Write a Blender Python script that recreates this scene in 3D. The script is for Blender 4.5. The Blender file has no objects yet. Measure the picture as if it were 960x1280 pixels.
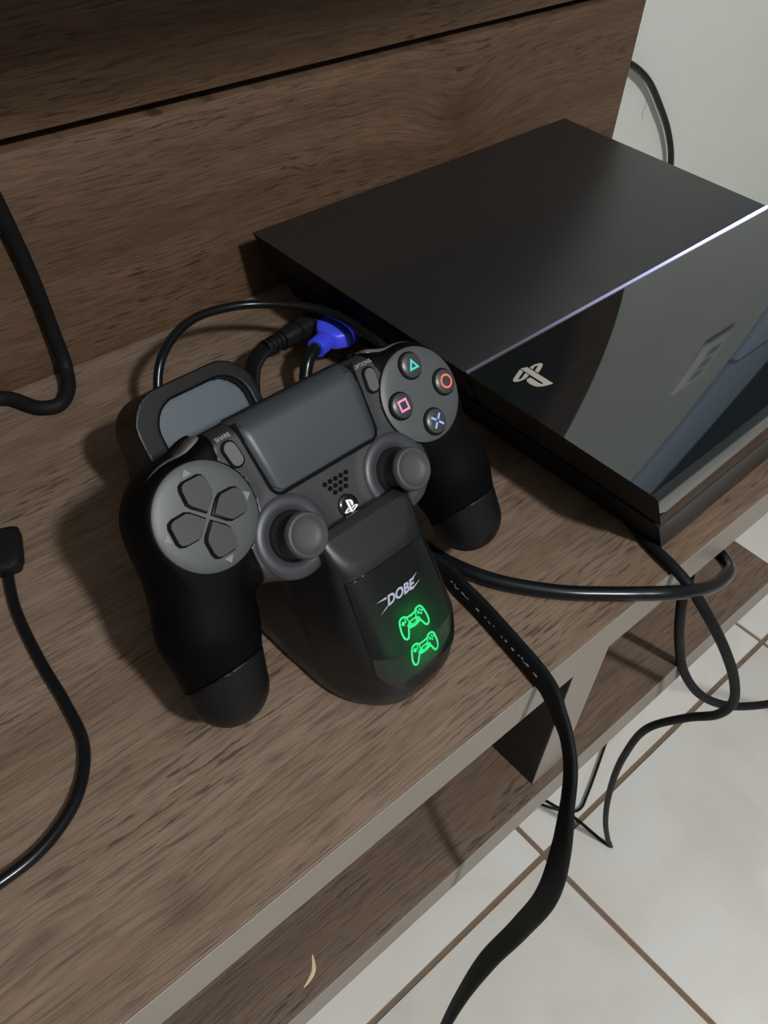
import bpy, bmesh, math, random
import numpy as np
from mathutils import Vector, Matrix
from mathutils.bvhtree import BVHTree

C = bpy.context.scene.collection
random.seed(4); PI = math.pi

# ------------------------------------------------------------------ camera, world, light, exposure
def set_camera():
    R = ((0.74499804, -0.66424381, 0.06130327), (0.44479853, 0.5631481, 0.69643269), (0.49712392, 0.49157338, -0.7149989))
    r, u, f = (Vector(v) for v in R)
    cam = bpy.data.cameras.new('camera'); o = bpy.data.objects.new('camera', cam); C.objects.link(o)
    M = Matrix((r, u, -f)).transposed().to_4x4(); M.translation = (-0.25969, -0.39976, 0.30279)
    o.matrix_world = M
    cam.sensor_fit = 'VERTICAL'; cam.sensor_height = 36.0; cam.sensor_width = 27.0
    cam.lens = 1097.25 / 1280 * 36.0
    cam.clip_start = 0.01; cam.clip_end = 50
    bpy.context.scene.camera = o
set_camera()
vs = bpy.context.scene.view_settings
vs.view_transform = 'Standard'; vs.look = 'None'; vs.gamma = 1.0; vs.use_curve_mapping = False
vs.exposure = 0.0
w = bpy.data.worlds.new('world'); bpy.context.scene.world = w; w.use_nodes = True
w.node_tree.nodes['Background'].inputs['Color'].default_value = (0.9, 0.95, 1.0, 1)
w.node_tree.nodes['Background'].inputs['Strength'].default_value = 0.03
def point_light(name, loc, power, radius, col, spec=1.0):
    L = bpy.data.lights.new(name, 'POINT'); L.energy = power; L.shadow_soft_size = radius; L.color = col
    L.specular_factor = spec
    o = bpy.data.objects.new(name, L); C.objects.link(o); o.location = loc; return o
point_light('ceiling_bulb', (-0.20, -1.33, 1.24), 89.0, 0.050, (0.970, 0.985, 1.0))

# ------------------------------------------------------------------ materials
class NT:
    def __init__(s, name):
        s.m = bpy.data.materials.new(name); s.m.use_nodes = True; s.t = s.m.node_tree
        s.b = s.t.nodes['Principled BSDF']
    def n(s, kind, **kw):
        x = s.t.nodes.new(kind)
        for k, v in kw.items():
            if k in x.inputs: 
                if isinstance(v, bpy.types.NodeSocket): s.t.links.new(v, x.inputs[k])
                else: x.inputs[k].default_value = v
            else: setattr(x, k, v)
        return x
    def link(s, a, b): s.t.links.new(a, b)
    def math(s, op, a, b=0.0):
        x = s.t.nodes.new('ShaderNodeMath'); x.operation = op
        for i, v in enumerate((a, b)):
            if isinstance(v, bpy.types.NodeSocket): s.t.links.new(v, x.inputs[i])
            else: x.inputs[i].default_value = v
        return x.outputs[0]
    def ramp(s, fac, stops):
        x = s.t.nodes.new('ShaderNodeValToRGB'); s.t.links.new(fac, x.inputs[0])
        e = x.color_ramp.elements
        while len(e) < len(stops): e.new(0.5)
        for q, (p, c) in zip(e, stops): q.position = p; q.color = (*c, 1) if len(c) == 3 else c
        return x.outputs[0]
    def mix(s, fac, a, b, mode='MIX'):
        x = s.t.nodes.new('ShaderNodeMix'); x.data_type = 'RGBA'; x.blend_type = mode
        for i, v in ((0, fac), (6, a), (7, b)):
            if isinstance(v, bpy.types.NodeSocket): s.t.links.new(v, x.inputs[i])
            else: x.inputs[i].default_value = (*v, 1) if isinstance(v, tuple) else v
        return x.outputs[2]

def plastic(name, col, rough=0.5, spec=0.5, bump=0.0, bscale=2500.0, coat=0.0, metal=0.0, ior=1.5, mottle=0.0):
    t = NT(name); b = t.b
    b.inputs['Base Color'].default_value = (*col, 1); b.inputs['Roughness'].default_value = rough
    b.inputs['Specular IOR Level'].default_value = spec; b.inputs['IOR'].default_value = ior
    b.inputs['Metallic'].default_value = metal
    b.inputs['Coat Weight'].default_value = coat; b.inputs['Coat Roughness'].default_value = 0.04
    tc = t.n('ShaderNodeTexCoord')
    if bump:
        nz = t.n('ShaderNodeTexNoise', Vector=tc.outputs['Object'], Scale=bscale, Detail=2.0)
        bp = t.n('ShaderNodeBump', Strength=bump, Distance=0.0002, Height=nz.outputs[0])
        t.link(bp.outputs[0], b.inputs['Normal'])
    nz = t.n('ShaderNodeTexNoise', Vector=tc.outputs['Object'], Scale=60.0, Detail=4.0)
    r = t.n('ShaderNodeMapRange', Value=nz.outputs[0]); r.inputs[3].default_value = rough * 0.85; r.inputs[4].default_value = rough * 1.15
    t.link(r.outputs[0], b.inputs['Roughness'])
    if mottle:
        c2 = tuple(v * (1 - mottle) for v in col)
        t.link(t.mix(nz.outputs[0], c2, tuple(v * (1 + mottle) for v in col)), b.inputs['Base Color'])
    return t.m

def emissive(name, col, strength):
    t = NT(name); t.b.inputs['Base Color'].default_value = (0.02, 0.02, 0.02, 1)
    t.b.inputs['Emission Color'].default_value = (*col, 1); t.b.inputs['Emission Strength'].default_value = strength
    return t.m

def wood(name, dark, mid, light, knots, plane, seed=0.0, rough=0.45):
    """dark rustic laminate, grain along world X; plane 'XZ' (upright boards) or 'XY' (shelves); knots in object space"""
    t = NT(name); b = t.b
    tc = t.n('ShaderNodeTexCoord'); sep = t.n('ShaderNodeSeparateXYZ', Vector=tc.outputs['Object'])
    x, v = sep.outputs[0], sep.outputs[2 if plane == 'XZ' else 1]
    other = sep.outputs[1 if plane == 'XZ' else 2]
    # slow warp of the grain
    wz = t.n('ShaderNodeCombineXYZ', X=t.math('MULTIPLY', x, 4.0), Y=t.math('MULTIPLY', v, 12.0), Z=seed)
    warp = t.n('ShaderNodeTexNoise', Vector=wz.outputs[0], Scale=1.0, Detail=3.0)
    vv = t.math('ADD', v, t.math('MULTIPLY', t.math('SUBTRACT', warp.outputs[0], 0.5), 0.016))
    kmask = None
    for kx, kv, size, amp in knots:
        dx = t.math('MULTIPLY', t.math('SUBTRACT', x, kx), 0.7 / size); dv = t.math('MULTIPLY', t.math('SUBTRACT', v, kv), 1.0 / size)
        d2 = t.math('ADD', t.math('MULTIPLY', dx, dx), t.math('MULTIPLY', dv, dv))
        g = t.math('POWER', 2.718, t.math('MULTIPLY', d2, -1.0))
        vv = t.math('ADD', vv, t.math('MULTIPLY', g, amp))
        core = t.math('POWER', 2.718, t.math('MULTIPLY', d2, -3.5))
        kmask = core if kmask is None else t.math('MAXIMUM', kmask, core)
    ov = t.math('MULTIPLY', other, 8.0)
    # broad bands
    c1 = t.n('ShaderNodeCombineXYZ', X=t.math('MULTIPLY', x, 2.5), Y=t.math('MULTIPLY', vv, 38.0), Z=t.math('ADD', ov, seed + 3.0))
    n1 = t.n('ShaderNodeTexNoise', Vector=c1.outputs[0], Scale=1.0, Detail=5.0, Roughness=0.62)
    # fine streaks
    c2 = t.n('ShaderNodeCombineXYZ', X=t.math('MULTIPLY', x, 34.0), Y=t.math('MULTIPLY', vv, 420.0), Z=t.math('ADD', ov, seed + 9.0))
    n2 = t.n('ShaderNodeTexNoise', Vector=c2.outputs[0], Scale=1.0, Detail=4.0, Roughness=0.7)
    # short dark pores
    c3 = t.n('ShaderNodeCombineXYZ', X=t.math('MULTIPLY', x, 58.0), Y=t.math('MULTIPLY', vv, 560.0), Z=t.math('ADD', ov, seed + 17.0))
    n3 = t.n('ShaderNodeTexNoise', Vector=c3.outputs[0], Scale=1.0, Detail=3.0, Roughness=0.55)
    pores = t.ramp(n3.outputs[0], ((0.55, (0, 0, 0)), (0.63, (1, 1, 1))))
    c5 = t.n('ShaderNodeCombineXYZ', X=t.math('MULTIPLY', x, 46.0), Y=t.math('MULTIPLY', vv, 980.0), Z=t.math('ADD', ov, seed + 51.0))
    n5 = t.n('ShaderNodeTexNoise', Vector=c5.outputs[0], Scale=1.0, Detail=1.0, Roughness=0.5)
    fine = t.ramp(n5.outputs[0], ((0.50, (0, 0, 0)), (0.66, (1, 1, 1))))
    # patches where the pores are dense
    c4 = t.n('ShaderNodeCombineXYZ', X=t.math('MULTIPLY', x, 9.0), Y=t.math('MULTIPLY', vv, 30.0), Z=seed + 30.0)
    n4 = t.n('ShaderNodeTexNoise', Vector=c4.outputs[0], Scale=1.0, Detail=3.0)
    patch = t.ramp(n4.outputs[0], ((0.38, (0.12, 0.12, 0.12)), (0.60, (1, 1, 1))))
    base = t.ramp(n1.outputs[0], ((0.28, dark), (0.48, mid), (0.70, light)))
    st = t.ramp(n2.outputs[0], ((0.30, (0.66, 0.63, 0.60)), (0.48, (0.97, 0.97, 0.97)), (0.72, (1.16, 1.16, 1.17))))
    col = t.mix(0.9, base, st, 'MULTIPLY')
    pf = t.math('MULTIPLY', t.math('MAXIMUM', t.math('MULTIPLY', t.math('MULTIPLY', pores, patch), 0.9), t.math('MULTIPLY', fine, 0.45)), 0.95)
    col = t.mix(pf, col, tuple(q * 0.45 for q in dark))
    if kmask is not None:
        col = t.mix(t.math('MULTIPLY', t.math('MULTIPLY', kmask, 0.85), t.ramp(n1.outputs[0], ((0.35, (1, 1, 1)), (0.60, (0.35, 0.35, 0.35))))), col, tuple(q * 0.4 for q in dark))
    t.link(col, b.inputs['Base Color'])
    b.inputs['Roughness'].default_value = rough; b.inputs['Specular IOR Level'].default_value = 0.45
    h = t.math('SUBTRACT', t.math('MULTIPLY', n2.outputs[0], 0.5), t.math('MULTIPLY', pf, 0.8))
    bp = t.n('ShaderNodeBump', Strength=0.35, Distance=0.0004, Height=h)
    t.link(bp.outputs[0], b.inputs['Normal'])
    return t.m

def tile_mat():
    t = NT('glazed_tile'); tc = t.n('ShaderNodeTexCoord'); oi = t.n('ShaderNodeObjectInfo')
    off = t.n('ShaderNodeVectorMath', operation='ADD'); t.link(tc.outputs['Object'], off.inputs[0])
    cx = t.n('ShaderNodeCombineXYZ', X=t.math('MULTIPLY', oi.outputs['Random'], 31.0), Y=t.math('MULTIPLY', oi.outputs['Random'], 17.0), Z=0.0)
    t.link(cx.outputs[0], off.inputs[1])
    n = t.n('ShaderNodeTexNoise', Vector=off.outputs[0], Scale=9.0, Detail=5.0, Roughness=0.6, Distortion=0.6)
    c = t.ramp(n.outputs[0], ((0.3, (0.63, 0.59, 0.53)), (0.55, (0.68, 0.652, 0.605)), (0.75, (0.69, 0.68, 0.655))))
    t.link(c, t.b.inputs['Base Color']); t.b.inputs['Roughness'].default_value = 0.32
    return t.m

def wall_mat(name, col, rough=0.75):
    t = NT(name); tc = t.n('ShaderNodeTexCoord')
    n = t.n('ShaderNodeTexNoise', Vector=tc.outputs['Object'], Scale=5.0, Detail=5.0, Roughness=0.6)
    t.link(t.ramp(n.outputs[0], ((0.3, tuple(c * 0.93 for c in col)), (0.7, col))), t.b.inputs['Base Color'])
    n2 = t.n('ShaderNodeTexNoise', Vector=tc.outputs['Object'], Scale=220.0, Detail=3.0)
    bp = t.n('ShaderNodeBump', Strength=0.15, Distance=0.001, Height=n2.outputs[0]); t.link(bp.outputs[0], t.b.inputs['Normal'])
    t.b.inputs['Roughness'].default_value = rough; return t.m

def light_bar_mat():
    # the lamps sit at the rear (+x) end of the bar, so it shines strongest there
    t = NT('lit_bar'); tc = t.n('ShaderNodeTexCoord'); s = t.n('ShaderNodeSeparateXYZ', Vector=tc.outputs['Object'])
    r = t.n('ShaderNodeMapRange', Value=s.outputs[0]); r.inputs[1].default_value = 0.03; r.inputs[2].default_value = 0.26
    st = t.math('ADD', t.math('MULTIPLY', t.math('POWER', r.outputs[0], 1.5), 1.9), t.math('ADD', t.math('MULTIPLY', t.math('POWER', r.outputs[0], 6.0), 5.0), 0.012))
    t.b.inputs['Base Color'].default_value = (0.10, 0.10, 0.12, 1)
    t.b.inputs['Emission Color'].default_value = (0.62, 0.60, 1.0, 1); t.link(st, t.b.inputs['Emission Strength'])
    return t.m

PKNOT = [(0.182, 0.073, 0.030, 0.022), (0.0597, 0.0703, 0.0062, 0.006), (-0.35, 0.05, 0.03, 0.03)]
SKNOT = [(-0.222, -0.284, 0.011, 0.002), (-0.262, -0.265, 0.010, -0.002)]
M = {}
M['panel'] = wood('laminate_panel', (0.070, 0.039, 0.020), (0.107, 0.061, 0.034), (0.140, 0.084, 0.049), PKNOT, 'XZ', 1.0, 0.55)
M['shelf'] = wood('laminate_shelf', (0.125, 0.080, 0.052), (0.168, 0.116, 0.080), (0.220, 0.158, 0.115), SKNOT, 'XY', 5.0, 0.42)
M['lower'] = wood('laminate_lower', (0.076, 0.047, 0.031), (0.114, 0.075, 0.051), (0.148, 0.101, 0.072), [], 'XY', 11.0, 0.5)
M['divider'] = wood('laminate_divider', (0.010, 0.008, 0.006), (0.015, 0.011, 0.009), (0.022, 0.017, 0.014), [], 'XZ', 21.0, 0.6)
M['band'] = plastic('edge_band', (0.215, 0.188, 0.158), 0.5, 0.4, bump=0.1, bscale=400, mottle=0.10)
M['wall'] = wall_mat('painted_wall', (0.565, 0.585, 0.535))
M['wall2'] = wall_mat('painted_wall_plain', (0.27, 0.265, 0.25))
M['ceiling'] = wall_mat('ceiling_paint', (0.62, 0.62, 0.61))
M['grout'] = plastic('grout', (0.19, 0.135, 0.09), 0.9, 0.2, mottle=0.2)
M['tile'] = tile_mat()
M['jamb'] = plastic('blue_grey_jamb', (0.40, 0.47, 0.58), 0.5, mottle=0.05)
M['doorleaf'] = plastic('dark_door', (0.025, 0.022, 0.024), 0.5, mottle=0.1)
M['matte'] = plastic('console_matte', (0.0120, 0.0130, 0.0140), 0.36, 0.68, bump=0.12, bscale=3500)
M['gloss'] = plastic('console_gloss', (0.003, 0.007, 0.009), 0.035, 0.5, ior=2.0)
M['core'] = plastic('console_core_front_shade', (0.006, 0.006, 0.006), 0.6)  # core and feet, also the shade tone painted on the shell fronts
M['bar'] = light_bar_mat()
M['chrome'] = plastic('silver_print', (0.60, 0.57, 0.50), 0.32, metal=0.55)
M['shell'] = plastic('controller_shell', (0.019, 0.020, 0.022), 0.46, 0.5, bump=0.10, bscale=3000)
M['grip'] = plastic('controller_grip_shaded', (0.0012, 0.0013, 0.0017), 0.55, 0.07, bump=0.25, bscale=2500)  # the shell plastic blackened: shade on the grips put into the colour
M['grip_end'] = plastic('grip_end', (0.0045, 0.0045, 0.005), 0.42, 0.25, bump=0.05)
M['disc'] = plastic('controller_disc', (0.056, 0.060, 0.063), 0.46, 0.5, bump=0.08)
M['button'] = plastic('button_grey', (0.036, 0.036, 0.037), 0.36, 0.5)
M['rubber'] = plastic('stick_rubber', (0.045, 0.047, 0.049), 0.55, 0.4)
M['rubber_dark'] = plastic('stick_neck', (0.012, 0.012, 0.013), 0.5, 0.4)
M['tpad'] = plastic('touchpad_face', (0.038, 0.043, 0.047), 0.42, 0.5, bump=0.05)
M['arrow'] = plastic('arrow_print', (0.16, 0.165, 0.17), 0.4)
M['home'] = plastic('home_gloss', (0.005, 0.005, 0.006), 0.15, 0.5)
M['well'] = plastic('stick_well', (0.030, 0.032, 0.036), 0.42, 0.5)
M['pill'] = plastic('pill_grey', (0.075, 0.077, 0.075), 0.45)
M['shoulder'] = plastic('shoulder_gloss', (0.085, 0.087, 0.090), 0.28, 0.55)
M['hole'] = plastic('hole_black', (0.002, 0.002, 0.002), 0.8, 0.1)
M['print'] = plastic('grey_print', (0.36, 0.37, 0.38), 0.5)
M['white_print'] = plastic('white_print', (0.75, 0.75, 0.78), 0.4)
M['teal'] = plastic('teal_print', (0.05, 0.62, 0.50), 0.4)
M['red'] = plastic('red_print', (0.80, 0.16, 0.12), 0.4)
M['pink'] = plastic('pink_print', (0.72, 0.28, 0.52), 0.4)
M['blue_print'] = plastic('blue_print', (0.28, 0.42, 0.86), 0.4)
M['dock'] = plastic('dock_shell', (0.0065, 0.0072, 0.0080), 0.34, 0.45, bump=0.10)
M['dock_black'] = plastic('dock_black', (0.0035, 0.0035, 0.004), 0.40, 0.25)
M['dock_pad'] = plastic('dock_pad', (0.066, 0.086, 0.100), 0.42, 0.5)
t = NT('smoked_panel'); t.b.inputs['Base Color'].default_value = (0.006, 0.007, 0.007, 1); t.b.inputs['Roughness'].default_value = 0.07; t.b.inputs['IOR'].default_value = 1.55
tr = t.n('ShaderNodeBsdfTranslucent', Color=(0.5, 0.55, 0.5, 1)); mx = t.n('ShaderNodeMixShader', Fac=0.16)
t.link(t.b.outputs[0], mx.inputs[1]); t.link(tr.outputs[0], mx.inputs[2]); t.link(mx.outputs[0], t.t.nodes['Material Output'].inputs['Surface']); M['dock_panel'] = t.m
M['green'] = emissive('green_led', (0.0, 0.80, 0.22), 1.05)
M['logo_white'] = emissive('white_logo', (0.72, 0.74, 0.95), 0.55)
M['cord'] = plastic('cord_black', (0.0060, 0.0066, 0.0072), 0.22, 0.25, bump=0.05)
M['cord_dull'] = plastic('cord_hanging', (0.0055, 0.0062, 0.0068), 0.62, 0.13)
M['cord_matte'] = plastic('cord_dull', (0.007, 0.007, 0.008), 0.6, 0.15)
M['blue'] = plastic('blue_plug', (0.055, 0.075, 0.78), 0.42, 0.5)
M['metal'] = plastic('plug_metal', (0.6, 0.6, 0.6), 0.3, metal=1.0)
M['outlet'] = plastic('outlet_white', (0.80, 0.80, 0.76), 0.4)
M['chip'] = plastic('bare_chip', (0.55, 0.42, 0.25), 0.8)
M['scuff'] = plastic('scuff_grey', (0.30, 0.29, 0.26), 0.8)

# ------------------------------------------------------------------ mesh helpers
def mesh(name, verts, faces, mat, parent=None, smooth=False):
    me = bpy.data.meshes.new(name)
    me.from_pydata([tuple(map(float, v)) for v in verts], [], [tuple(map(int, f)) for f in faces]); me.validate()
    bm = bmesh.new(); bm.from_mesh(me); bmesh.ops.recalc_face_normals(bm, faces=bm.faces); bm.to_mesh(me); bm.free()
    if smooth:
        for p in me.polygons: p.use_smooth = True
    if mat: me.materials.append(mat)
    o = bpy.data.objects.new(name, me); C.objects.link(o)
    if parent: o.parent = parent
    return o
def autosmooth(o, ang=0.6):
    me = o.data
    for p in me.polygons: p.use_smooth = True
    me.set_sharp_from_angle(angle=ang)
    return o
def root(name, label, cat, M4=None, loc=None, group=None):
    o = bpy.data.objects.new(name, None); C.objects.link(o); o.empty_display_size = 0.02
    if M4 is not None: o.matrix_world = M4
    if loc is not None: o.location = loc
    o['label'] = label; o['category'] = cat
    if group: o['group'] = group
    return o
def tag(o, label=None, cat=None, kind=None, group=None):
    if label: o['label'] = label
    if cat: o['category'] = cat
    if kind: o['kind'] = kind
    if group: o['group'] = group
    return o
def box_vf(lo, hi):
    (a, b, c), (d, e, f) = lo, hi
    v = [(a,b,c),(d,b,c),(d,e,c),(a,e,c),(a,b,f),(d,b,f),(d,e,f),(a,e,f)]
    return v, [(0,3,2,1),(4,5,6,7),(0,1,5,4),(1,2,6,5),(2,3,7,6),(3,0,4,7)]
def box(name, lo, hi, mat, parent=None, bevel=0.0, seg=2):
    v, f = box_vf(lo, hi); o = mesh(name, v, f, mat, parent)
    if bevel:
        bm = bmesh.new(); bm.from_mesh(o.data)
        bmesh.ops.bevel(bm, geom=list(bm.edges), offset=bevel, segments=seg, profile=0.5, affect='EDGES')
        bm.to_mesh(o.data); bm.free(); autosmooth(o)
    return o
def catmull(P, n=10, closed=False):
    P = [np.array(p, float) for p in P]; out = []
    m = len(P); rng = range(m if closed else m - 1)
    for i in rng:
        if closed: p0, p1, p2, p3 = P[(i-1) % m], P[i], P[(i+1) % m], P[(i+2) % m]
        else: p0, p1, p2, p3 = P[max(i-1, 0)], P[i], P[i+1], P[min(i+2, m-1)]
        # centripetal parametrisation keeps bends free of loops
        t = [0.0]
        for a, b in ((p0, p1), (p1, p2), (p2, p3)): t.append(t[-1] + max(np.linalg.norm(b - a), 1e-7) ** 0.5)
        for k in range(n):
            u = t[1] + (t[2] - t[1]) * k / n
            A1 = p1 if t[1] - t[0] < 1e-3 else (t[1]-u)/(t[1]-t[0])*p0 + (u-t[0])/(t[1]-t[0])*p1
            A2 = (t[2]-u)/(t[2]-t[1])*p1 + (u-t[1])/(t[2]-t[1])*p2
            A3 = p2 if t[3] - t[2] < 1e-3 else (t[3]-u)/(t[3]-t[2])*p2 + (u-t[2])/(t[3]-t[2])*p3
            B1 = (t[2]-u)/(t[2]-t[0])*A1 + (u-t[0])/(t[2]-t[0])*A2
            B2 = (t[3]-u)/(t[3]-t[1])*A2 + (u-t[1])/(t[3]-t[1])*A3
            out.append((t[2]-u)/(t[2]-t[1])*B1 + (u-t[1])/(t[2]-t[1])*B2)
    if not closed: out.append(P[-1])
    return out
def sweep(path, ring_at, up=(0, 0, 1)):
    """ring_at(i, s) -> list of 2-D offsets (a, b); frames by parallel transport from the up vector"""
    pts = [np.array(p) for p in path]; n = len(pts); V = []; F = []
    T = [pts[min(i+1, n-1)] - pts[max(i-1, 0)] for i in range(n)]; T = [t / np.linalg.norm(t) for t in T]
    b = np.array(up, float); b -= T[0] * (b @ T[0]); b /= np.linalg.norm(b)
    m = None
    for i in range(n):
        b = b - T[i] * (b @ T[i]); b /= np.linalg.norm(b); a = np.cross(T[i], b)
        ring = ring_at(i, i / (n - 1)); m = len(ring)
        V += [pts[i] + a * q[0] + b * q[1] for q in ring]
    for i in range(n - 1):
        for k in range(m):
            F.append((i*m+k, i*m+(k+1) % m, (i+1)*m+(k+1) % m, (i+1)*m+k))
    F.append(tuple(range(m))[::-1]); F.append(tuple((n-1)*m + k for k in range(m)))
    return V, F
def circ(r, k=12): return [(r*math.cos(2*PI*i/k), r*math.sin(2*PI*i/k)) for i in range(k)]
def superel(a, b, e=4.0, k=28):
    out = []
    for i in range(k):
        t = 2*PI*i/k; c, s = math.cos(t), math.sin(t)
        out.append((a*math.copysign(abs(c)**(2/e), c), b*math.copysign(abs(s)**(2/e), s)))
    return out
def tube(name, P, r, mat, parent, n=10, up=(0, 0, 1)):
    V, F = sweep(catmull(P, n), lambda i, s: circ(r), up)
    o = mesh(name, V, F, mat, parent, True); autosmooth(o, 1.0); return o
def loft(name, base, axis, up, secs, mat, parent, k=28):
    """secs: (distance along axis, half width, half height, exponent)"""
    base = np.array(base, float); ax = np.array(axis, float); ax /= np.linalg.norm(ax)
    b = np.array(up, float); b -= ax * (b @ ax); b /= np.linalg.norm(b); a = np.cross(b, ax)
    V = []; F = []
    for d, wa, hb, e in secs: V += [base + ax*d + a*q[0] + b*q[1] for q in superel(wa, hb, e, k)]
    for i in range(len(secs) - 1):
        for j in range(k): F.append((i*k+j, i*k+(j+1) % k, (i+1)*k+(j+1) % k, (i+1)*k+j))
    F.append(tuple(range(k))[::-1]); F.append(tuple((len(secs)-1)*k + j for j in range(k)))
    return autosmooth(mesh(name, V, F, mat, parent), 0.7)
def lathe(name, prof, mat, parent, cen=(0, 0, 0), k=40, ang=0.6):
    """prof: (radius, z) from the axis outwards, turned about local z"""
    V = []; F = []; idx = []
    for r, z in prof:
        if r < 1e-7: idx.append([len(V)]); V.append((cen[0], cen[1], cen[2] + z))
        else:
            idx.append(list(range(len(V), len(V) + k)))
            V += [(cen[0] + r*math.cos(2*PI*i/k), cen[1] + r*math.sin(2*PI*i/k), cen[2] + z) for i in range(k)]
    for A, B in zip(idx, idx[1:]):
        for i in range(k):
            j = (i + 1) % k
            if len(A) == 1: F.append((A[0], B[i], B[j]))
            elif len(B) == 1: F.append((A[i], B[0], A[j]))
            else: F.append((A[i], B[i], B[j], A[j]))
    return autosmooth(mesh(name, V, F, mat, parent), ang)
def prism(name, poly, z0, z1, mat, parent, bevel=0.0, seg=2):
    """upright prism over a 2-D outline (local x, y)"""
    n = len(poly); V = [(x, y, z0) for x, y in poly] + [(x, y, z1) for x, y in poly]
    F = [tuple(range(n))[::-1], tuple(range(n, 2*n))] + [(i, (i+1) % n, n+(i+1) % n, n+i) for i in range(n)]
    o = mesh(name, V, F, mat, parent)
    if bevel:
        bm = bmesh.new(); bm.from_mesh(o.data); bm.verts.ensure_lookup_table()
        ed = [e for e in bm.edges if all(abs(v.co.z - z1) < 1e-9 for v in e.verts)]
        bmesh.ops.bevel(bm, geom=ed, offset=bevel, segments=seg, profile=0.5, affect='EDGES'); bm.to_mesh(o.data); bm.free()
        autosmooth(o, 0.6)
    return o
def ribbon2d(line, wid, closed=False):
    """flat strip along a 2-D polyline: quads as (verts, faces)"""
    P = [np.array(p, float) for p in line]; n = len(P); V = []; F = []
    for i in range(n):
        if closed: a, b = P[i-1], P[(i+1) % n]
        else: a, b = P[max(i-1, 0)], P[min(i+1, n-1)]
        t = (b - a) / (np.linalg.norm(b - a) + 1e-12); nn = np.array([-t[1], t[0]])
        V += [P[i] + nn*wid/2, P[i] - nn*wid/2]
    for i in range(n if closed else n - 1):
        j = (i + 1) % n; F.append((2*i, 2*i+1, 2*j+1, 2*j))
    return V, F
def strips(name, items, z, mat, parent):
    V = []; F = []
    for v, f in items:
        o = len(V); V += [(q[0], q[1], z) for q in v]; F += [tuple(i + o for i in ff) for ff in f]
    return mesh(name, V, F, mat, parent)
def text_vf(body, size, shear=0.0, extrude=0.0, embolden=0.0):
    cu = bpy.data.curves.new('lettering', 'FONT'); cu.body = body; cu.size = size; cu.align_x = 'CENTER'; cu.align_y = 'CENTER'
    cu.shear = shear; cu.offset = embolden; cu.extrude = extrude; cu.resolution_u = 3
    o = bpy.data.objects.new('lettering', cu); C.objects.link(o)
    dg = bpy.context.evaluated_depsgraph_get(); dg.update(); me = o.evaluated_get(dg).to_mesh()
    V = [np.array(v.co) for v in me.vertices]; F = [tuple(p.vertices) for p in me.polygons]
    o.evaluated_get(dg).to_mesh_clear(); bpy.data.objects.remove(o); bpy.data.curves.remove(cu)
    return V, F

# -------- implicit surfaces: distance fields meshed by surface nets
def snets(name, f, lo, hi, h, mat, parent, ang=None):
    lo = np.array(lo, float); hi = np.array(hi, float); N = np.ceil((hi - lo) / h).astype(int) + 1
    ax = [lo[i] + h*np.arange(N[i]) for i in range(3)]
    val = f(*np.meshgrid(*ax, indexing='ij')); S = val < 0
    cs = np.zeros(N - 1, int)
    for d in np.ndindex(2, 2, 2): cs += S[d[0]:N[0]-1+d[0], d[1]:N[1]-1+d[1], d[2]:N[2]-1+d[2]]
    act = (cs > 0) & (cs < 8); ii = np.argwhere(act); idx = -np.ones(N - 1, int); idx[act] = np.arange(len(ii))
    pos = np.zeros((len(ii), 3)); cnt = np.zeros(len(ii))
    for a in range(3):
        o1, o2 = [q for q in range(3) if q != a]
        for b in (0, 1):
            for c_ in (0, 1):
                d = np.zeros(3, int); d[o1] = b; d[o2] = c_; e = d.copy(); e[a] = 1
                p = ii + d; q = ii + e; va = val[tuple(p.T)]; vb = val[tuple(q.T)]; x = (va < 0) != (vb < 0)
                t = np.where(x, va / np.where(x, va - vb, 1), 0)
                pt = p.astype(float); pt[:, a] += t; pos += pt * x[:, None]; cnt += x
    pos = lo + h * pos / cnt[:, None]
    for _ in range(2):
        e = h * 0.2; g = []
        v0 = f(*pos.T)
        for a in range(3):
            d = np.zeros(3); d[a] = e; g.append((f(*(pos + d).T) - f(*(pos - d).T)) / (2*e))
        g = np.array(g).T; g2 = np.maximum((g*g).sum(1), 0.2)
        step = -v0[:, None] * g / g2[:, None]; L = np.linalg.norm(step, axis=1); step *= np.minimum(1, 0.4*h/np.maximum(L, 1e-12))[:, None]
        pos += step
    F = []
    for a in range(3):
        o1, o2 = (a + 1) % 3, (a + 2) % 3
        sl0 = [slice(None)]*3; sl1 = [slice(None)]*3; sl0[a] = slice(0, -1); sl1[a] = slice(1, None)
        x = np.argwhere(S[tuple(sl0)] != S[tuple(sl1)])
        ok = (x[:, o1] > 0) & (x[:, o2] > 0) & (x[:, o1] < N[o1]-1) & (x[:, o2] < N[o2]-1); x = x[ok]
        inside = S[tuple(x.T)]
        def at(d1, d2):
            q = x.copy(); q[:, o1] += d1; q[:, o2] += d2; return idx[tuple(q.T)]
        q = np.stack([at(-1, -1), at(0, -1), at(0, 0), at(-1, 0)], 1); q[~inside] = q[~inside][:, ::-1]
        F.append(q)
    F = np.concatenate(F); F = F[(F >= 0).all(1)]
    me = bpy.data.meshes.new(name); me.vertices.add(len(pos)); me.vertices.foreach_set('co', pos.astype(np.float32).ravel())
    me.loops.add(F.size); me.loops.foreach_set('vertex_index', F.astype(np.int32).ravel())
    me.polygons.add(len(F)); me.polygons.foreach_set('loop_start', (np.arange(len(F))*4).astype(np.int32))
    me.update(); me.validate()
    for_s = np.ones(len(F), bool); me.polygons.foreach_set('use_smooth', for_s)
    if ang: me.set_sharp_from_angle(angle=ang)
    me.materials.append(mat)
    o = bpy.data.objects.new(name, me); C.objects.link(o); o.parent = parent; return o
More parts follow.
